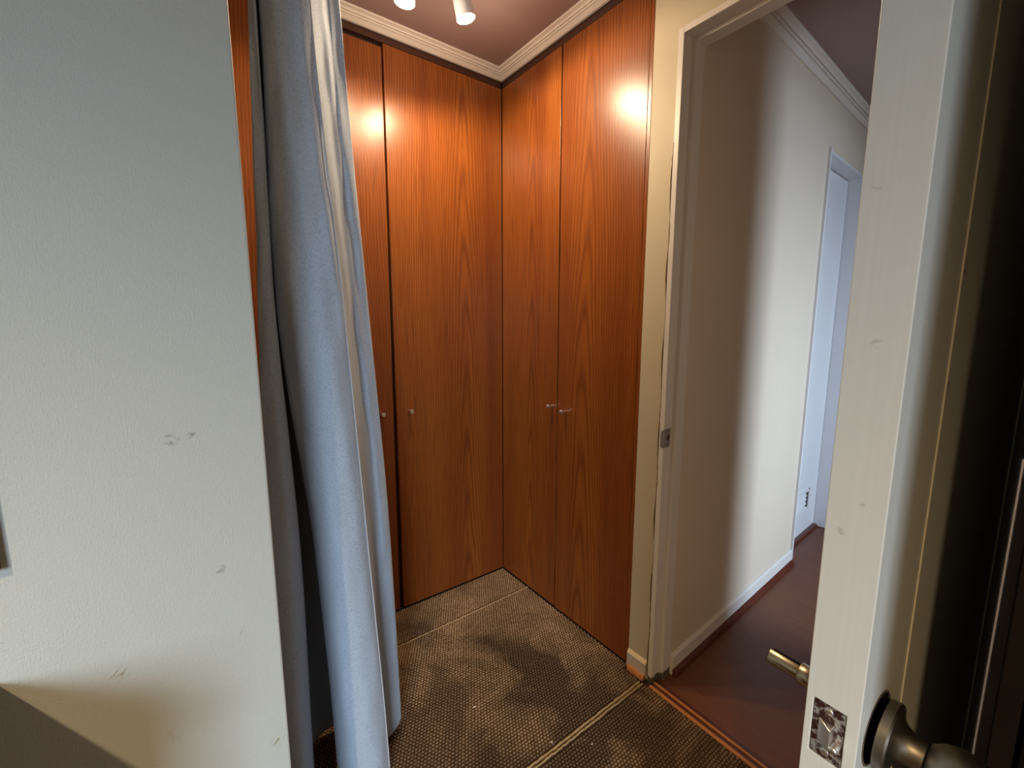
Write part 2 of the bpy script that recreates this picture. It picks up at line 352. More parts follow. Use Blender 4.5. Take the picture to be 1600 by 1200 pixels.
# cornices
def cornice_prof(w, h):
    # (out from wall, up from lower edge), stepped cove profile; outline closed at the wall/ceiling corner
    return [(0, 0), (0.18*w, 0.0), (0.46*w, 0.30*h), (0.38*w, 0.40*h), (0.53*w, 0.40*h), (0.58*w, 0.50*h), (0.49*w, 0.60*h), (0.66*w, 0.58*h), (0.72*w, 0.70*h), (0.84*w, 0.78*h), (0.94*w, 0.80*h), (1.0*w, 0.86*h), (1.0*w, 1.0*h), (0, h)]
tr = empty('trim_1', (0, 0, 2.286)); struct(tr, 'white stepped cornice above the wardrobes, meeting in the corner', 'cornice')
CW, CH, CZ = 0.046, CEIL-2.284, 2.284
pr = cornice_prof(CW, CH)
def mitre(name, dirx, length, mat, parent):
    bm = bmesh.new(); A = []; B = []
    for w, h in pr:
        if dirx: A.append(bm.verts.new((-w, -w, CZ+h))); B.append(bm.verts.new((-length, -w, CZ+h)))
        else: A.append(bm.verts.new((-w, -w, CZ+h))); B.append(bm.verts.new((-w, -length, CZ+h)))
    n = len(pr)
    for i in range(n): bm.faces.new((A[i], A[(i+1) % n], B[(i+1) % n], B[i]))
    bm.faces.new(A); bm.faces.new(B[::-1])
    return link(name, bm, mat, parent)
mitre('cornice_run', True, 2.3, M['cornice'], tr); mitre('cornice_run', False, 0.789, M['cornice'], tr)
tr = empty('trim_2', HALL_O, HALL_RZ); struct(tr, 'white stepped cornice along the hallway wall', 'cornice')
bm = bmesh.new(); pr2 = cornice_prof(0.05, 0.05); extrude_profile(bm, [(0, -w, h) for w, h in pr2], (0.0, 0, H_CEIL-0.05), (3.2, 0, H_CEIL-0.05), 0)
link('cornice_run', bm, M['cornice'], tr, local=True)

# ------------------------------------------------------------------ doorway frame
df = empty('trim_3', (0.03, -1.25, 0)); struct(df, 'white painted door frame with a stepped stop around the hallway opening', 'door frame')
mbox('jamb', M['white_trim'], df, -0.004, 0.085, JY, -0.8745, 0.0, HEAD+0.017, 0.0015)
mbox('casing', M['white_trim'], df, -0.006, 0.085, -1.6475, HY-0.003, 0.0, HEAD+0.017, 0.001)
mbox('head', M['white_trim'], df, -0.004, 0.085, HY-0.003, JY, HEAD, HEAD+0.017, 0.0015)
mbox('stop', M['white_trim'], df, 0.040, 0.085, JY-0.013, JY, 0.0, HEAD, 0.0015)
mbox('stop', M['white_trim'], df, 0.040, 0.085, HY-0.003, HY+0.010, 0.0, HEAD, 0.0015)
mbox('stop', M['white_trim'], df, 0.040, 0.085, HY+0.010, JY-0.013, HEAD-0.013, HEAD, 0.0015)
# strike plate with keyhole and screw holes, lip wrapping over the frame edge
sp_ = empty('strike_plate', (0.014, JY, 0.88)); sp_.parent = df; sp_.matrix_parent_inverse = df.matrix_world.inverted(); bpy.context.view_layer.update()
sp_['label'] = 'grey metal strike plate with a latch hole'
bm = bmesh.new(); box(bm, -0.002, 0.030, JY-0.0018, JY+0.001, 0.848, 0.910); link('plate', bm, M['gun'], sp_, bevel=0.001)
bm = bmesh.new()
for i in range(8):
    a0 = (i/8)*PI*0.55; a1 = ((i+1)/8)*PI*0.55
    pts = [(-0.002-0.008*math.sin(a), JY-0.0018+0.008*(1-math.cos(a))) for a in (a0, a1)]
    zt = [0.910-0.010*(i/8)**2, 0.910-0.010*((i+1)/8)**2]; zb = [0.848+0.004*(i/8)**2, 0.848+0.004*((i+1)/8)**2]
    bm.faces.new([bm.verts.new(v) for v in ((pts[0][0], pts[0][1], zb[0]), (pts[1][0], pts[1][1], zb[1]), (pts[1][0], pts[1][1], zt[1]), (pts[0][0], pts[0][1], zt[0]))])
bmesh.ops.remove_doubles(bm, verts=bm.verts, dist=1e-5); link('lip', bm, M['gun'], sp_, True)
bm = bmesh.new(); n = 24
ring = [bm.verts.new((0.017+0.0065*math.cos(2*PI*i/n), JY-0.0021, 0.880+0.011*math.sin(2*PI*i/n))) for i in range(n)]; bm.faces.new(ring)
link('latch_hole', bm, plain('latch_hole_wood', (0.07, 0.025, 0.012), 0.8), sp_)
for z in (0.857, 0.902):
    bm = bmesh.new(); lathe(bm, [(0, 0.0008), (0.0026, 0.0005), (0.003, 0)], (0.014, JY-0.0018, z), (0, -1, 0), 14); link('screw', bm, M['black'], sp_)
# flaking crack between wall strip and frame, as an irregular dark slit standing proud of neither
bm = bmesh.new(); rnd = random.Random(3); prev = None
for i in range(121):
    z = 0.02 + 1.75*i/120; w = max(0.0002, rnd.uniform(0.0002, 0.0016)*(1.25-0.5*i/120)*(1 if (i//9) % 3 else .4)); yc = -0.8735 + 0.0022*math.sin(i*0.35)+rnd.uniform(-.0005, .0005)
    pr_ = [bm.verts.new((-0.0046, yc-w, z)), bm.verts.new((-0.0046, yc+w, z)), bm.verts.new((0.004, yc+w, z)), bm.verts.new((0.004, yc-w, z))]
    if prev:
        for j in range(4): bm.faces.new((prev[j], prev[(j+1) % 4], pr_[(j+1) % 4], pr_[j]))
    prev = pr_
o = link('crack', bm, plain('crack_brown', (0.16, 0.085, 0.03), 0.9), df)

# skirting piece, raw wood end, hall skirting, threshold
bs = empty('baseboard_right', (0, -0.83, 0)); struct(bs, 'short worn skirting board below the cream wall strip', 'baseboard')
bm = bmesh.new(); extrude_profile(bm, [(0, 0, 0.003), (-0.010, 0, 0.003), (-0.010, 0, 0.060), (-0.003, 0, 0.070), (0, 0, 0.070)], (0, -0.790, 0), (0, -0.868, 0), 1)
link('board', bm, paint('worn_grey_cream', (0.60, 0.53, 0.47), 0.5, 0.15, 50), bs)
bm = bmesh.new(); extrude_profile(bm, [(-0.0102, 0, 0.0602), (-0.0032, 0, 0.0704), (0.0, 0, 0.0704), (-0.0, 0, 0.0602)], (0, -0.7895, 0), (0, -0.8685, 0), 1)
link('top_edge', bm, paint('yellowed_cream', (0.78, 0.66, 0.42), 0.5, 0.08, 30), bs)
bm = bmesh.new(); prof = [(0, 0, 0.0)] + [(-0.010-0.013*math.sin(a), 0, 0.020*math.cos(a)+0.001) for a in [i*PI/2/6 for i in range(7)]]
extrude_profile(bm, prof, (0, -0.800, 0), (0, -0.868, 0), 1)
o = struct(link('trim_4', bm, M['orange_wood'], None, bevel=0.002), 'stub of raw orange wood moulding at the foot of the cream strip', 'moulding')
hb = empty('baseboard_hallway', HALL_O, HALL_RZ); struct(hb, 'white hallway skirting with a dark red quarter-round at the floor', 'baseboard')
bm = bmesh.new(); extrude_profile(bm, [(0, 0.001, 0), (0, -0.010, 0), (0, -0.010, 0.068), (0, -0.004, 0.078), (0, 0.001, 0.078)], (0.042, 0, 0.0), (OP0, 0, 0.0), 0)
link('board', bm, paint('hall_skirting_white', (0.72, 0.68, 0.64), 0.4, 0.05), hb, local=True)
bm = bmesh.new(); prof = [(0, -0.0098, -0.004)] + [(0, -0.010-0.015*math.sin(a), 0.026*math.cos(a)-0.004) for a in [i*PI/2/6 for i in range(7)]]
extrude_profile(bm, prof, (0.042, 0, 0), (OP0, 0, 0), 0); link('quarter_round', bm, M['red_skirt'], hb, local=True)
th = empty('trim_5', (0.0, -1.25, 0)); struct(th, 'ridged wooden threshold strip between carpet and laminate', 'threshold')
for nm, x0, x1, z1, m in (('ridge', -0.022, -0.010, 0.004, M['orange_wood']), ('groove', -0.010, 0.004, 0.001, M['red_skirt']), ('ridge', 0.004, 0.012, 0.005, M['orange_wood']), ('lip', 0.012, 0.032, -0.001, M['red_skirt'])):
    mbox(nm, m, th, x0, x1, HY+0.0, JY-0.002 if x1 < 0.035 else JY-0.013, -0.03, z1, 0.0015)

# ------------------------------------------------------------------ hallway cupboard door with vent
hd = empty('door_2', HALL_O, HALL_RZ); struct(hd, 'white hallway cupboard door with a low louvred vent', 'door')
D_Y = 0.068
bm = bmesh.new(); box(bm, OP0+0.004, OP1-0.016, D_Y, D_Y+0.035, 0.013, OPH-0.018); link('leaf', bm, M['hall_door'], hd, local=True)
mbox('head_lining', M['hall_door'], hd, OP0, OP1, 0.0, D_Y+0.05, OPH-0.012, OPH, local=True)
mbox('jamb_lining', M['hall_door'], hd, OP1-0.012, OP1, -0.002, D_Y+0.05, 0.0, OPH-0.012, local=True)
mbox('jamb_lining', M['hall_door'], hd, OP0-0.010, OP0+0.002, -0.012, D_Y+0.05, 0.0, OPH+0.004, 0.001, local=True)
mbox('sill', M['red_skirt'], hd, OP0+0.002, OP1-0.012, D_Y-0.022, D_Y+0.035, -0.004, 0.012, 0.004, local=True)
vg = empty('vent_grille'); vg.parent = hd; vg['label'] = 'white louvred vent grille'
V0, V1, VZ0, VZ1 = 1.27, 1.64, 0.155, 0.275
for a, b, c_, d in ((V0, V1, VZ1-0.012, VZ1), (V0, V1, VZ0, VZ0+0.012), (V0, V0+0.014, VZ0, VZ1), (V1-0.014, V1, VZ0, VZ1)):
    mbox('vent_frame', M['hall_door'], vg, a, b, D_Y-0.006, D_Y, c_, d, local=True)
mbox('vent_opening', M['black'], vg, V0+0.014, V1-0.014, D_Y-0.0008, D_Y, VZ0+0.012, VZ1-0.012, local=True)
for i in range(4):
    z = VZ0+0.014+i*0.0245
    bm = bmesh.new(); extrude_profile(bm, [(0, -0.010, z), (0, -0.0085, z), (0, -0.001, z+0.015), (0, -0.0025, z+0.016)], (V0+0.014, D_Y, 0), (V1-0.058, D_Y, 0), 0)
    link('louvre_slat', bm, M['hall_door'], vg, local=True)

# ------------------------------------------------------------------ wardrobes
DT = 0.020
def knob(parent, pos, axis):
    bm = bmesh.new(); lathe(bm, [(0.0, 0.0), (0.0055, 0.0), (0.0055, 0.020), (0.0078, 0.0205), (0.0084, 0.022), (0.0084, 0.032), (0.0076, 0.0334), (0, 0.0336)], pos, axis, 22)
    o = link('knob', bm, M['steel'], parent, True); o['label'] = 'small round steel knob'
    m = o.modifiers.new('edge', 'EDGE_SPLIT'); m.split_angle = math.radians(40)
    return o
D_TOP = 2.257
# run facing the camera's left: plane y = 0, doors proud of the carcass toward -y is not possible past y=0, so carcass sits behind
wa = empty('wardrobe', (-0.54, 0.3, 0)); tag(wa, 'reddish-brown wood wardrobe with a slightly ajar left door, left of the corner', 'wardrobe')
mbox('carcass', M['gap'], wa, -1.08, 0.023, DT+0.004, 0.56, 0.0, 2.284)
mbox('top_rail', M['wood_edge'], wa, -1.08, 0.0, 0.0035, DT+0.004, D_TOP+0.004, 2.284)
d1 = mbox('door', wood_door('wood_grain_a', 0, -0.20, 0.05, 1.3), wa, -0.5335, -0.0015, 0.0, DT, 0.010, D_TOP, 0.0008)
d1.matrix_parent_inverse = wa.matrix_world.inverted(); bpy.context.view_layer.update()
knob(d1, (-0.480, 0.0, 0.883), (0, -1, 0))
bm = bmesh.new()
vs = [(-1.078, 0.006), (-0.5420, 0.006), (-0.5420, 0.006+DT), (-1.078, 0.006+DT)]
lo = [bm.verts.new((x-(0.0075 if x > -0.6 else 0.004), y, 0.006)) for x, y in vs]; hi = [bm.verts.new((x+(0.0045 if x > -0.6 else 0), y, D_TOP-0.012)) for x, y in vs]
for i in range(4): bm.faces.new((lo[i], lo[(i+1) % 4], hi[(i+1) % 4], hi[i]))
bm.faces.new(lo); bm.faces.new(hi)
d2 = link('door', bm, wood_door('wood_grain_b', 0, -0.86, 0.07, 5.1), wa, bevel=0.0008); bpy.context.view_layer.update()
knob(d2, (-0.598, 0.006, 0.884), (0, -1, 0))
wc = empty('wardrobe.001', (-1.66, 0.3, 0)); tag(wc, 'reddish-brown wood wardrobe glimpsed between the papered wall and the curtain', 'wardrobe')
mbox('carcass', M['gap'], wc, -2.28, -1.085, DT+0.004, 0.56, 0.0, 2.284)
mbox('top_rail', M['wood_edge'], wc, -2.28, -1.085, 0.0035, DT+0.004, D_TOP+0.004, 2.284)
for a, b, c_ in ((-1.617, -1.087, -1.45), (-2.155, -1.623, -2.0)):
    d = mbox('door', wood_door('wood_grain_c', 0, c_, 0.06, 11+a), wc, a, b, 0.002, DT+0.002, 0.010, D_TOP, 0.0008); bpy.context.view_layer.update()
    knob(d, ((a+0.05) if a > -2 else (b-0.05), 0.002, 0.884), (0, -1, 0))
wb = empty('wardrobe.002', (0.3, -0.39, 0)); tag(wb, 'reddish-brown wood wardrobe with two doors, between the corner and the door frame', 'wardrobe')
mbox('carcass', M['gap'], wb, DT+0.004, 0.56, -0.719, 0.023, 0.0, 2.284)
mbox('side_panel', M['gap'], wb, DT+0.004, 0.084, -0.786, -0.719, 0.0, 2.284)
mbox('top_rail', M['wood_edge'], wb, 0.0035, DT+0.004, -0.788, 0.0, D_TOP+0.004, 2.284)
e1 = mbox('door', wood_door('wood_grain_d', 1, -0.22, 0.05, 2.7), wb, 0.0, DT, -0.3828, -0.0035, 0.010, D_TOP, 0.0008); bpy.context.view_layer.update()
knob(e1, (0.0, -0.358, 0.903), (-1, 0, 0))
e2 = mbox('door', wood_door('wood_grain_e', 1, -0.53, 0.07, 8.2), wb, 0.0, DT, -0.7735, -0.3892, 0.008, D_TOP, 0.0008); bpy.context.view_layer.update()
knob(e2, (0.0, -0.437, 0.893), (-1, 0, 0))
mbox('end_strip', wood_door('wood_grain_f', 1, -0.9, 0.05, 4), wb, -0.001, DT, -0.7885, -0.7755, 0.0, 2.284, 0.0008)

# ------------------------------------------------------------------ ceiling spotlights
sl = empty('ceiling_spotlight', (-0.52, -0.40, CEIL)); tag(sl, 'white ceiling spotlight with two lit cylindrical heads above the dressing corner', 'spotlight')
mbox('mounting_bar', M['lamp_white'], sl, -0.72, -0.36, -0.44, -0.40, CEIL-0.02, CEIL, 0.003)
def head(tip, direc, power):
    t = Vector(tip); d = Vector(direc).normalized(); back = t - d*0.088
    h = empty('lamp_head', tuple(back)); h.parent = sl; h.matrix_parent_inverse = sl.matrix_world.inverted(); bpy.context.view_layer.update()
    bm = bmesh.new(); lathe(bm, [(0, 0), (0.024, 0.0), (0.028, 0.004), (0.0295, 0.082), (0.0295, 0.088), (0.0275, 0.088), (0.0265, 0.080)], back, d, 32); link('can', bm, M['lamp_white'], h, True)
    bm = bmesh.new(); lathe(bm, [(0, 0.0845), (0.0262, 0.084)], back, d, 32); link('bulb_face', bm, M['bulb'], h)
    top = Vector((back.x, back.y, CEIL-0.02)); bm = bmesh.new(); lathe(bm, [(0, -0.01), (0.006, -0.01), (0.006, (top-back).length+0.002)], back, (0, 0, 1), 12); link('arm', bm, M['lamp_white'], h, True)
    ld = bpy.data.lights.new('spot_beam', 'SPOT'); ld.energy = power; ld.color = (1.0, 0.75, 0.48); ld.spot_size = math.radians(176); ld.spot_blend = 0.35; ld.shadow_soft_size = 0.025
    lo = bpy.data.objects.new('spot_beam', ld); COL.objects.link(lo); lo.location = t + d*0.004
    lo.rotation_euler = d.to_track_quat('-Z', 'Y').to_euler()
    gd = bpy.data.lights.new('lamp_glow', 'POINT'); gd.energy = power*0.13; gd.color = (1.0, 0.78, 0.55); gd.shadow_soft_size = 0.02
    go = bpy.data.objects.new('lamp_glow', gd); COL.objects.link(go); go.location = t + d*0.03
head((-0.42, -0.40, 2.180), (0.22, -0.06, -0.97), 23)
head((-0.62, -0.395, 2.150), (-0.05, 0.06, -0.99), 18)

# bedroom ceiling lamp (out of view, behind the camera)
LX, LY = -2.23, -2.3
bl = empty('ceiling_lamp', (LX, LY, CEIL)); tag(bl, 'white cone-shaded bedroom ceiling lamp behind the camera', 'lamp')
bm = bmesh.new(); lathe(bm, [(0, 0), (0.05, 0), (0.05, 0.012), (0.008, 0.016), (0.008, 0.05), (0.0, 0.05)], (LX, LY, CEIL), (0, 0, -1), 28); link('canopy', bm, M['lamp_white'], bl, True)
bm = bmesh.new(); lathe(bm, [(0.02, 0.045), (0.035, 0.048), (0.115, 0.120), (0.113, 0.121), (0.034, 0.052), (0.02, 0.05)], (LX, LY, CEIL), (0, 0, -1), 36); link('shade', bm, M['lamp_white'], bl, True)
bm = bmesh.new(); lathe(bm, [(0.0, 0.118), (0.02, 0.112), (0.03, 0.09), (0.024, 0.068), (0.012, 0.05)], (LX, LY, CEIL), (0, 0, -1), 24); link('bulb', bm, M['bulb'], bl, True)
ld = bpy.data.lights.new('bedroom_lamp_light', 'SPOT'); ld.energy = 112; ld.color = (1.0, 0.70, 0.36); ld.shadow_soft_size = 0.03; ld.spot_size = math.radians(142); ld.spot_blend = 0.75
lo = bpy.data.objects.new('bedroom_lamp_light', ld); COL.objects.link(lo); lo.location = (LX, LY, CEIL-0.13)

# ------------------------------------------------------------------ curtain
ct = empty('curtain', (-0.95, -0.58, 0)); tag(ct, 'pale blue-grey curtain bunched beside the papered wall', 'curtain')
LEV = (1.90, 1.282, 0.72, 0.05)   # heights of the control rows
CTRL = [  # per fold line: (x, y) at those heights
 ((-1.040, -.600), (-1.062, -.600), (-1.088, -.600), (-1.105, -.600)),
 ((-1.049, -.622), (-1.074, -.622), (-1.097, -.622), (-1.112, -.622)),
 ((-1.040, -.632), (-1.052, -.632), (-1.055, -.638), (-1.060, -.635)),
 ((-1.034, -.62), (-1.040, -.615), (-1.024, -.60), (-1.027, -.58)),
 ((-1.030, -.56), (-1.036, -.55), (-1.018, -.53), (-1.018, -.51)),
 ((-1.016, -.53), (-1.021, -.50), (-0.995, -.42), (-1.000, -.44)),
 ((-1.010, -.53), (-1.012, -.50), (-0.961, -.40), (-0.935, -.42)),
 ((-1.018, -.57), (-1.026, -.55), (-0.975, -.50), (-0.950, -.49)),
 ((-1.027, -.605), (-1.036, -.60), (-0.992, -.59), (-0.966, -.57)),
 ((-1.018, -.635), (-1.018, -.640), (-0.982, -.635), (-0.958, -.62)),
 ((-0.992, -.645), (-0.980, -.665), (-0.949, -.665), (-0.922, -.665)),
 ((-0.960, -.645), (-0.935, -.668), (-0.910, -.668), (-0.880, -.668)),
 ((-0.936, -.630), (-0.908, -.650), (-0.881, -.650), (-0.852, -.650)),
 ((-0.934, -.615), (-0.9065, -.630), (-0.880, -.630), (-0.852, -.632)),
 ((-0.905, -.585), (-0.880, -.590), (-0.855, -.590), (-0.846, -.585)),
 ((-0.880, -.560), (-0.856, -.560), (-0.829, -.560), (-0.838, -.560)),
 ((-0.868, -.550), (-0.838, -.552), (-0.808, -.556), (-0.810, -.556)),
 ((-0.842, -.535), (-0.811, -.535), (-0.781, -.535), (-0.768, -.535)),
 ((-0.850, -.515), (-0.820, -.510), (-0.795, -.510), (-0.785, -.510)),
]
def lag(z, vals):
    # piecewise cubic (Catmull-Rom) through the four control rows, straight continuation above
    zs = LEV
    if z >= zs[0]:
        t = (z-zs[0])/(zs[0]-zs[1]); return vals[0] + (vals[0]-vals[1])*t*0.8
    i = 0
    while i < 2 and z < zs[i+1]: i += 1
    t = (zs[i]-z)/(zs[i]-zs[i+1]); t = max(0, min(1.15, t))
    p0 = vals[max(0, i-1)]; p1 = vals[i]; p2 = vals[i+1]; p3 = vals[min(3, i+2)]
    return 0.5*((2*p1)+(-p0+p2)*t+(2*p0-5*p1+4*p2-p3)*t*t+(-p0+3*p1-3*p2+p3)*t**3)
def cat(pts, m):
    out = []
    n = len(pts)
    for i in range(n-1):
        p0 = pts[max(0, i-1)]; p1 = pts[i]; p2 = pts[i+1]; p3 = pts[min(n-1, i+2)]
        for j in range(m):
            t = j/m
            out.append(tuple(0.5*((2*b)+(-a+c)*t+(2*a-5*b+4*c-d)*t*t+(-a+3*b-3*c+d)*t**3) for a, b, c, d in zip(p0, p1, p2, p3)))
    out.append(pts[-1]); return out
def make_cloth(i0, i1, name, mat):
    bm = bmesh.new(); rows = []; NZ = 110; SUB = 7
    for kz in range(NZ+1):
        s = kz/NZ; row = []
        zb = 2.262 + (0.022-2.262)*s
        pts = [(lag(zb, [c[0] for c in C]), lag(zb, [c[1] for c in C])) for C in CTRL[i0:i1]]
        path = cat(pts, SUB)
        for a, (x, y) in enumerate(path):
            u = a/SUB
            amp = 0.0022 + 0.0035*max(0, math.sin((zb-0.9)*2.4))
            w = amp*(math.sin(zb*13+u*2.1)*0.5 + math.sin(zb*29-u*3.3+1.0)*0.3 + math.sin(zb*7.1+u*5.0)*0.4)*min(1, s*8)
            z = zb
            if s > 0.95 and u > (len(pts)-4): z = zb + 0.035*((s-0.95)/0.05)*max(0, (u-(len(pts)-4))/3)**2
            row.append(bm.verts.new((x+0.35*w, y+w, z)))
        rows.append(row)
    for a, b in zip(rows, rows[1:]):
        for j in range(len(a)-1): bm.faces.new((a[j], a[j+1], b[j+1], b[j]))
    o = link(name, bm, mat, ct, True)
    sd = o.modifiers.new('thickness', 'SOLIDIFY'); sd.thickness = 0.0016
    return o
cl = make_cloth(0, len(CTRL), 'cloth', M['curtain'])
# stitched hem along the leading fold
bm = bmesh.new(); prev = None; C = CTRL[12]
for kz in range(91):
    z = 2.25 + (0.03-2.25)*kz/90; x = lag(z, [c[0] for c in C]); y = lag(z, [c[1] for c in C])
    ring = [bm.verts.new((x+0.0018*math.cos(a)+0.0008, y+0.0018*math.sin(a)-0.0012, z)) for a in [i*PI/3 for i in range(6)]]
    if prev:
        for j in range(6): bm.faces.new((prev[j], prev[(j+1) % 6], ring[(j+1) % 6], ring[j]))
    prev = ring
link('hem_edge', bm, paint('pale_hem', (0.54, 0.58, 0.64), 0.8, 0.1, 80), ct, True)
cr = empty('curtain_rail', (-0.7, -0.58, CEIL)); tag(cr, 'white ceiling-mounted rail that carries the curtain', 'curtain rail')
mbox('rail', M['lamp_white'], cr, -1.30, -0.25, -0.59, -0.565, 2.265, 2.285, 0.003)
for x in (-1.2, -0.35): mbox('bracket', M['lamp_white'], cr, x-0.01, x+0.01, -0.585, -0.57, 2.285, CEIL, 0.001)

# ------------------------------------------------------------------ the open bedroom door
dr = empty('door_1', (-0.7355, -1.596, 0)); struct(dr, 'open white door seen edge-on with a loose metal knob and bare spindle', 'door')
DX0, DX1, DY0, DY1 = -0.7355, -0.006, -1.596, -1.552
KX, KZ = -0.684, 0.851
bm = bmesh.new(); box(bm, DX0, DX1, DY0, DY1, 0.008, 2.048)
leaf = link('leaf', bm, M['door_paint'], dr)
bm = bmesh.new(); lathe(bm, [(0, 0), (0.036, 0), (0.036, 0.04), (0, 0.04)], (KX, DY0-0.005, KZ), (0, 1, 0), 40); cut = link('bore_cutter', bm, M['black'])
bm = bmesh.new(); box(bm, DX0-0.01, DX0+0.0025, -1.5855, -1.5585, 0.825, 0.884); cut2 = link('mortise_cutter', bm, M['black'])
bm = bmesh.new(); box(bm, -0.6075, -0.130, DY0-0.01, DY0+0.0022, 0.16, 1.95); cut3 = link('panel_cutter', bm, M['black'])
for c_ in (cut, cut2, cut3):
    b = leaf.modifiers.new('cut', 'BOOLEAN'); b.object = c_; b.operation = 'DIFFERENCE'; b.solver = 'EXACT'
b = leaf.modifiers.new('bevel', 'BEVEL'); b.width = 0.0018; b.segments = 3; b.limit_method = 'ANGLE'; b.angle_limit = math.radians(50)
bpy.context.view_layer.update()
dg = bpy.context.evaluated_depsgraph_get(); me = bpy.data.meshes.new_from_object(leaf.evaluated_get(dg)); leaf.modifiers.clear(); leaf.data = me
for c_ in (cut, cut2, cut3): bpy.data.objects.remove(c_)
mbox('panel_bead', paint('panel_bead_paint', (0.78, 0.72, 0.58), 0.4, 0.05), dr, -0.6090, -0.6072, DY0-0.0012, DY0+0.002, 0.16, 1.95, 0.0005)
# dirty rim of the bored hole and its dark inside
bm = bmesh.new(); rnd = random.Random(8); n = 60
A = [bm.verts.new((KX+0.0352*math.cos(2*PI*i/n), DY0-0.0006, KZ+0.0352*math.sin(2*PI*i/n))) for i in range(n)]
B = [bm.verts.new((KX+(0.0368+rnd.uniform(0, .0012))*math.cos(2*PI*i/n), DY0-0.0003, KZ+(0.0368+rnd.uniform(0, .0012))*math.sin(2*PI*i/n))) for i in range(n)]
for i in range(n): bm.faces.new((A[i], A[(i+1) % n], B[(i+1) % n], B[i]))
link('bore_rim', bm, plain('bare_wood_rim', (0.14, 0.095, 0.06), 0.8), dr)
bm = bmesh.new(); lathe(bm, [(0.0355, 0.0), (0.0355, 0.030), (0, 0.030)], (KX, DY0+0.0005, KZ), (0, 1, 0), 40); link('bore_lining', bm, M['black'], dr)
# latch plate on the edge
lp = empty('latch_plate', (DX0, -1.572, 0.855)); lp.parent = dr; lp.matrix_parent_inverse = dr.matrix_world.inverted(); bpy.context.view_layer.update()
lp['label'] = 'paint-chipped dark latch plate with spring bolt'
bm = bmesh.new(); box(bm, DX0+0.0008, DX0+0.003, -1.585, -1.559, 0.8255, 0.8835); link('plate', bm, M['plate'], lp)
bm = bmesh.new(); yb0, yb1 = -1.5775, -1.5645; zb0, zb1 = 0.844, 0.8665; px = DX0+0.001
v = [bm.verts.new(p_) for p_ in ((px, yb0, zb0), (px, yb1, zb0), (px, yb1, zb1), (px, yb0, zb1), (px-0.012, yb0, zb0), (px-0.0015, yb1, zb0), (px-0.0015, yb1, zb1), (px-0.012, yb0, zb1))]
for f in ((0,1,2,3),(4,7,6,5),(0,4,5,1),(1,5,6,2),(2,6,7,3),(3,7,4,0)): bm.faces.new([v[i] for i in f])
link('spring_bolt', bm, M['steel'], lp, bevel=0.0012)
bm = bmesh.new(); lathe(bm, [(0, 0.011), (0.0033, 0.0108), (0.0036, 0.009), (0.0036, 0.0)], (DX0+0.001, -1.5805, 0.848), (-1, 0, 0.0), 18); link('guard_pin', bm, M['steel'], lp, True)
for z in (0.8765, 0.8325):
    s_ = bmesh.new(); lathe(s_, [(0, 0.0012), (0.0030, 0.0009), (0.0040, 0.0)], (DX0+0.001, -1.5715, z), (-1, 0, 0), 20); so = link('screw', s_, M['steel'], lp, True)
# knob set on the room side
kn = empty('knob', (KX, DY0, KZ)); kn.parent = dr; kn.matrix_parent_inverse = dr.matrix_world.inverted(); bpy.context.view_layer.update()
kn['label'] = 'satin nickel door knob standing off its hole'
ax = Vector((0.02, -1, -0.03)); org = (KX+0.002, DY0-0.005, KZ-0.002)
bm = bmesh.new(); lathe(bm, [(0, 0.0), (0.0335, 0.0), (0.0335, 0.0075), (0.0322, 0.0092), (0.027, 0.0100), (0.0215, 0.0120), (0.0175, 0.0155), (0.0150, 0.021), (0.0140, 0.027), (0.0140, 0.031)], org, ax, 48); ro = link('rosette', bm, M['nickel'], kn, True); ro.modifiers.new('edge', 'EDGE_SPLIT').split_angle = math.radians(28)
bm = bmesh.new(); lathe(bm, [(0.0128, 0.030), (0.0128, 0.033)], org, ax, 32); link('neck_groove', bm, M['black'], kn, True)
bm = bmesh.new(); lathe(bm, [(0.0130, 0.0325), (0.0150, 0.0328), (0.0165, 0.0345), (0.0205, 0.039), (0.0240, 0.046), (0.0255, 0.054), (0.0248, 0.062), (0.0215, 0.069), (0.015, 0.0735), (0.007, 0.0752), (0, 0.0755)], org, ax, 48); link('grip', bm, M['nickel'], kn, True)
bm = bmesh.new(); lathe(bm, [(0, 0), (0.0022, 0)], (KX-0.0150, DY0-0.0175, KZ-0.013), (-0.7, -0.5, -0.5), 12); link('pin_hole', bm, M['black'], kn)
# broken spindle tube on the hallway side
st_ = empty('spindle', (KX, DY1, KZ)); st_.parent = dr; st_.matrix_parent_inverse = dr.matrix_world.inverted(); bpy.context.view_layer.update()
st_['label'] = 'bare brass spindle tube without its knob'
SZ = 0.858; SX = -0.680
bm = bmesh.new(); lathe(bm, [(0.0, 0.0), (0.0115, 0.0), (0.0115, 0.026), (0.0105, 0.027), (0.0092, 0.027), (0, 0.027)], (SX, DY1, SZ), (0, 1, 0), 28); link('collar', bm, M['brass'], st_, True)
bm = bmesh.new()
# frame_from(+y): find angle of the slot so that it opens upward and away from the camera
Mx = frame_from((0, 1, 0)); up = Mx.inverted().to_3x3() @ Vector((0.35, 0, 0.94)); a_up = math.atan2(up.y, up.x)
lathe(bm, [(0.0088, 0.026), (0.0090, 0.058), (0.0082, 0.0592), (0.0076, 0.058), (0.0074, 0.026)], (SX, DY1, SZ), (0, 1, 0), 30, a_up+0.55, a_up+2*PI-0.55); link('tube', bm, M['brass'], st_, True)
bm = bmesh.new(); lathe(bm, [(0, 0.026), (0.0070, 0.026), (0.0070, 0.048), (0, 0.048)], (SX, DY1, SZ), (0, 1, 0), 16); link('tube_inside', bm, M['black'], st_, True)
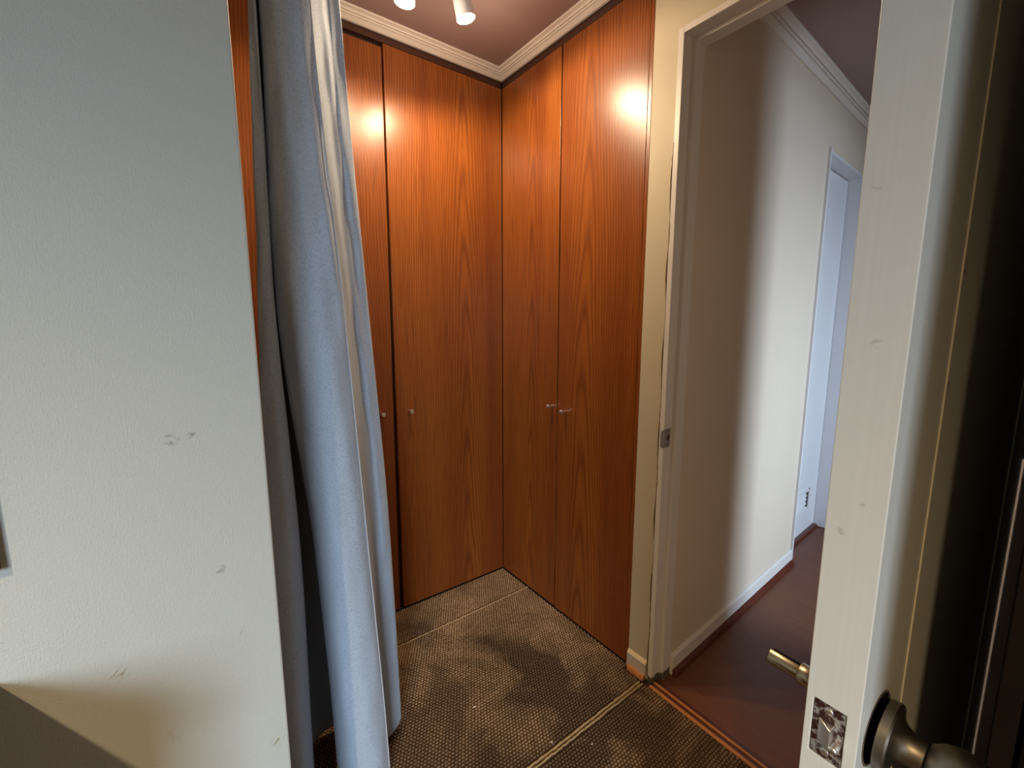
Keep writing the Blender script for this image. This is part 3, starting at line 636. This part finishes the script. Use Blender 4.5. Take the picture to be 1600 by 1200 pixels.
# hinges
for z in (0.25, 1.05, 1.85):
    bm = bmesh.new(); lathe(bm, [(0, 0), (0.0035, 0), (0.0035, 0.09), (0, 0.09)], (-0.0075, -1.594, z-0.045), (0, 0, 1), 14); link('hinge', bm, M['gun'], dr, True)

dr.rotation_euler = (0, 0, math.radians(-2.6))
# ------------------------------------------------------------------ things at the left edge
dk = empty('desk', (-2.0, -1.16, 0)); tag(dk, 'brown wooden desk against the papered wall, just past the left edge', 'desk')
mbox('desk_top', M['plywood'], dk, -2.55, -1.437, -1.34, W_Y-0.001, 0.757, 0.785, 0.002)
mbox('side_panel', M['plywood'], dk, -1.480, -1.460, -1.32, W_Y-0.004, 0.0, 0.757, 0.001)
mbox('side_panel', M['plywood'], dk, -2.53, -2.51, -1.32, W_Y-0.004, 0.0, 0.757, 0.001)
mbox('modesty_panel', M['plywood'], dk, -2.51, -1.480, -0.93, -0.912, 0.35, 0.757, 0.001)
pf = empty('picture_frame', (-1.66, W_Y, 0.94)); tag(pf, 'brown picture frame on the papered wall, one corner at the left edge', 'picture frame')
PX0, PX1, PZ0, PZ1 = -1.95, -1.415, 0.938, 1.33
for a, b, c_, d in ((PX0, PX1, PZ0, PZ0+0.025), (PX0, PX1, PZ1-0.025, PZ1), (PX0, PX0+0.025, PZ0+0.025, PZ1-0.025), (PX1-0.025, PX1, PZ0+0.025, PZ1-0.025)):
    mbox('frame_bar', M['brown_frame'], pf, a, b, W_Y-0.016, W_Y-0.0003, c_, d, 0.001)
mbox('backing', paint('picture_card', (0.5, 0.48, 0.44), 0.7), pf, PX0+0.025, PX1-0.025, W_Y-0.008, W_Y-0.0005, PZ0+0.025, PZ1-0.025)

# ------------------------------------------------------------------ crumbs on the carpet
chip_m = plain('white_chip', (0.8, 0.77, 0.7), 0.7)
for n_, (cx_, cy_, sz) in enumerate(((-0.548, -0.606, 0.0034), (-0.426, -0.846, 0.0024), (-0.334, -0.9225, 0.0024))):
    bm = bmesh.new(); bmesh.ops.create_icosphere(bm, subdivisions=1, radius=sz)
    for v in bm.verts: v.co = Vector((v.co.x*1.4+cx_, v.co.y+cy_, v.co.z*0.6+0.0052)) + Vector([random.uniform(-.0006, .0006) for _ in range(3)])
    tag(link('paint_chip', bm, chip_m), ['largest white paint chip on the carpet in front of the curtain', 'tiny white paint chip at the double carpet seam', 'tiny white paint chip on the carpet nearest the threshold'][n_], 'paint chip', 'paint chips on the carpet')

# ------------------------------------------------------------------ dark cabinet standing behind the opened door
cb = empty('cabinet', (-0.42, -1.96, 0)); tag(cb, 'tall dark cabinet behind the open door, at the right edge', 'cabinet')
dk_m = paint('dark_cabinet_paint', (0.030, 0.026, 0.020), 0.5, 0.2, 12)
CX0, CY1 = -0.55, -1.6665
mbox('side_panel', dk_m, cb, CX0+0.0015, -0.02, CY1-0.016, CY1, 0.0, 1.95)
mbox('side_panel', dk_m, cb, CX0+0.0015, -0.02, -2.28, -2.264, 0.0, 1.95)
mbox('front_edge', paint('brown_cabinet_edge', (0.075, 0.05, 0.036), 0.5, 0.08, 30), cb, CX0, CX0+0.0015, CY1-0.016, CY1, 0.0, 1.95)
mbox('top', dk_m, cb, CX0, -0.02, -2.264, CY1-0.016, 1.93, 1.95)
mbox('back', dk_m, cb, -0.03, -0.02, -2.264, CY1-0.016, 0.0, 1.93)
for i in range(2): mbox('door', dk_m, cb, CX0+0.006, CX0+0.024, -2.262+0.2895*i, -2.262+0.2895*i+0.286, 0.06, 1.925, 0.001)
mbox('plinth', dk_m, cb, CX0+0.03, CX0+0.05, -2.264, CY1-0.016, 0.0, 0.06)
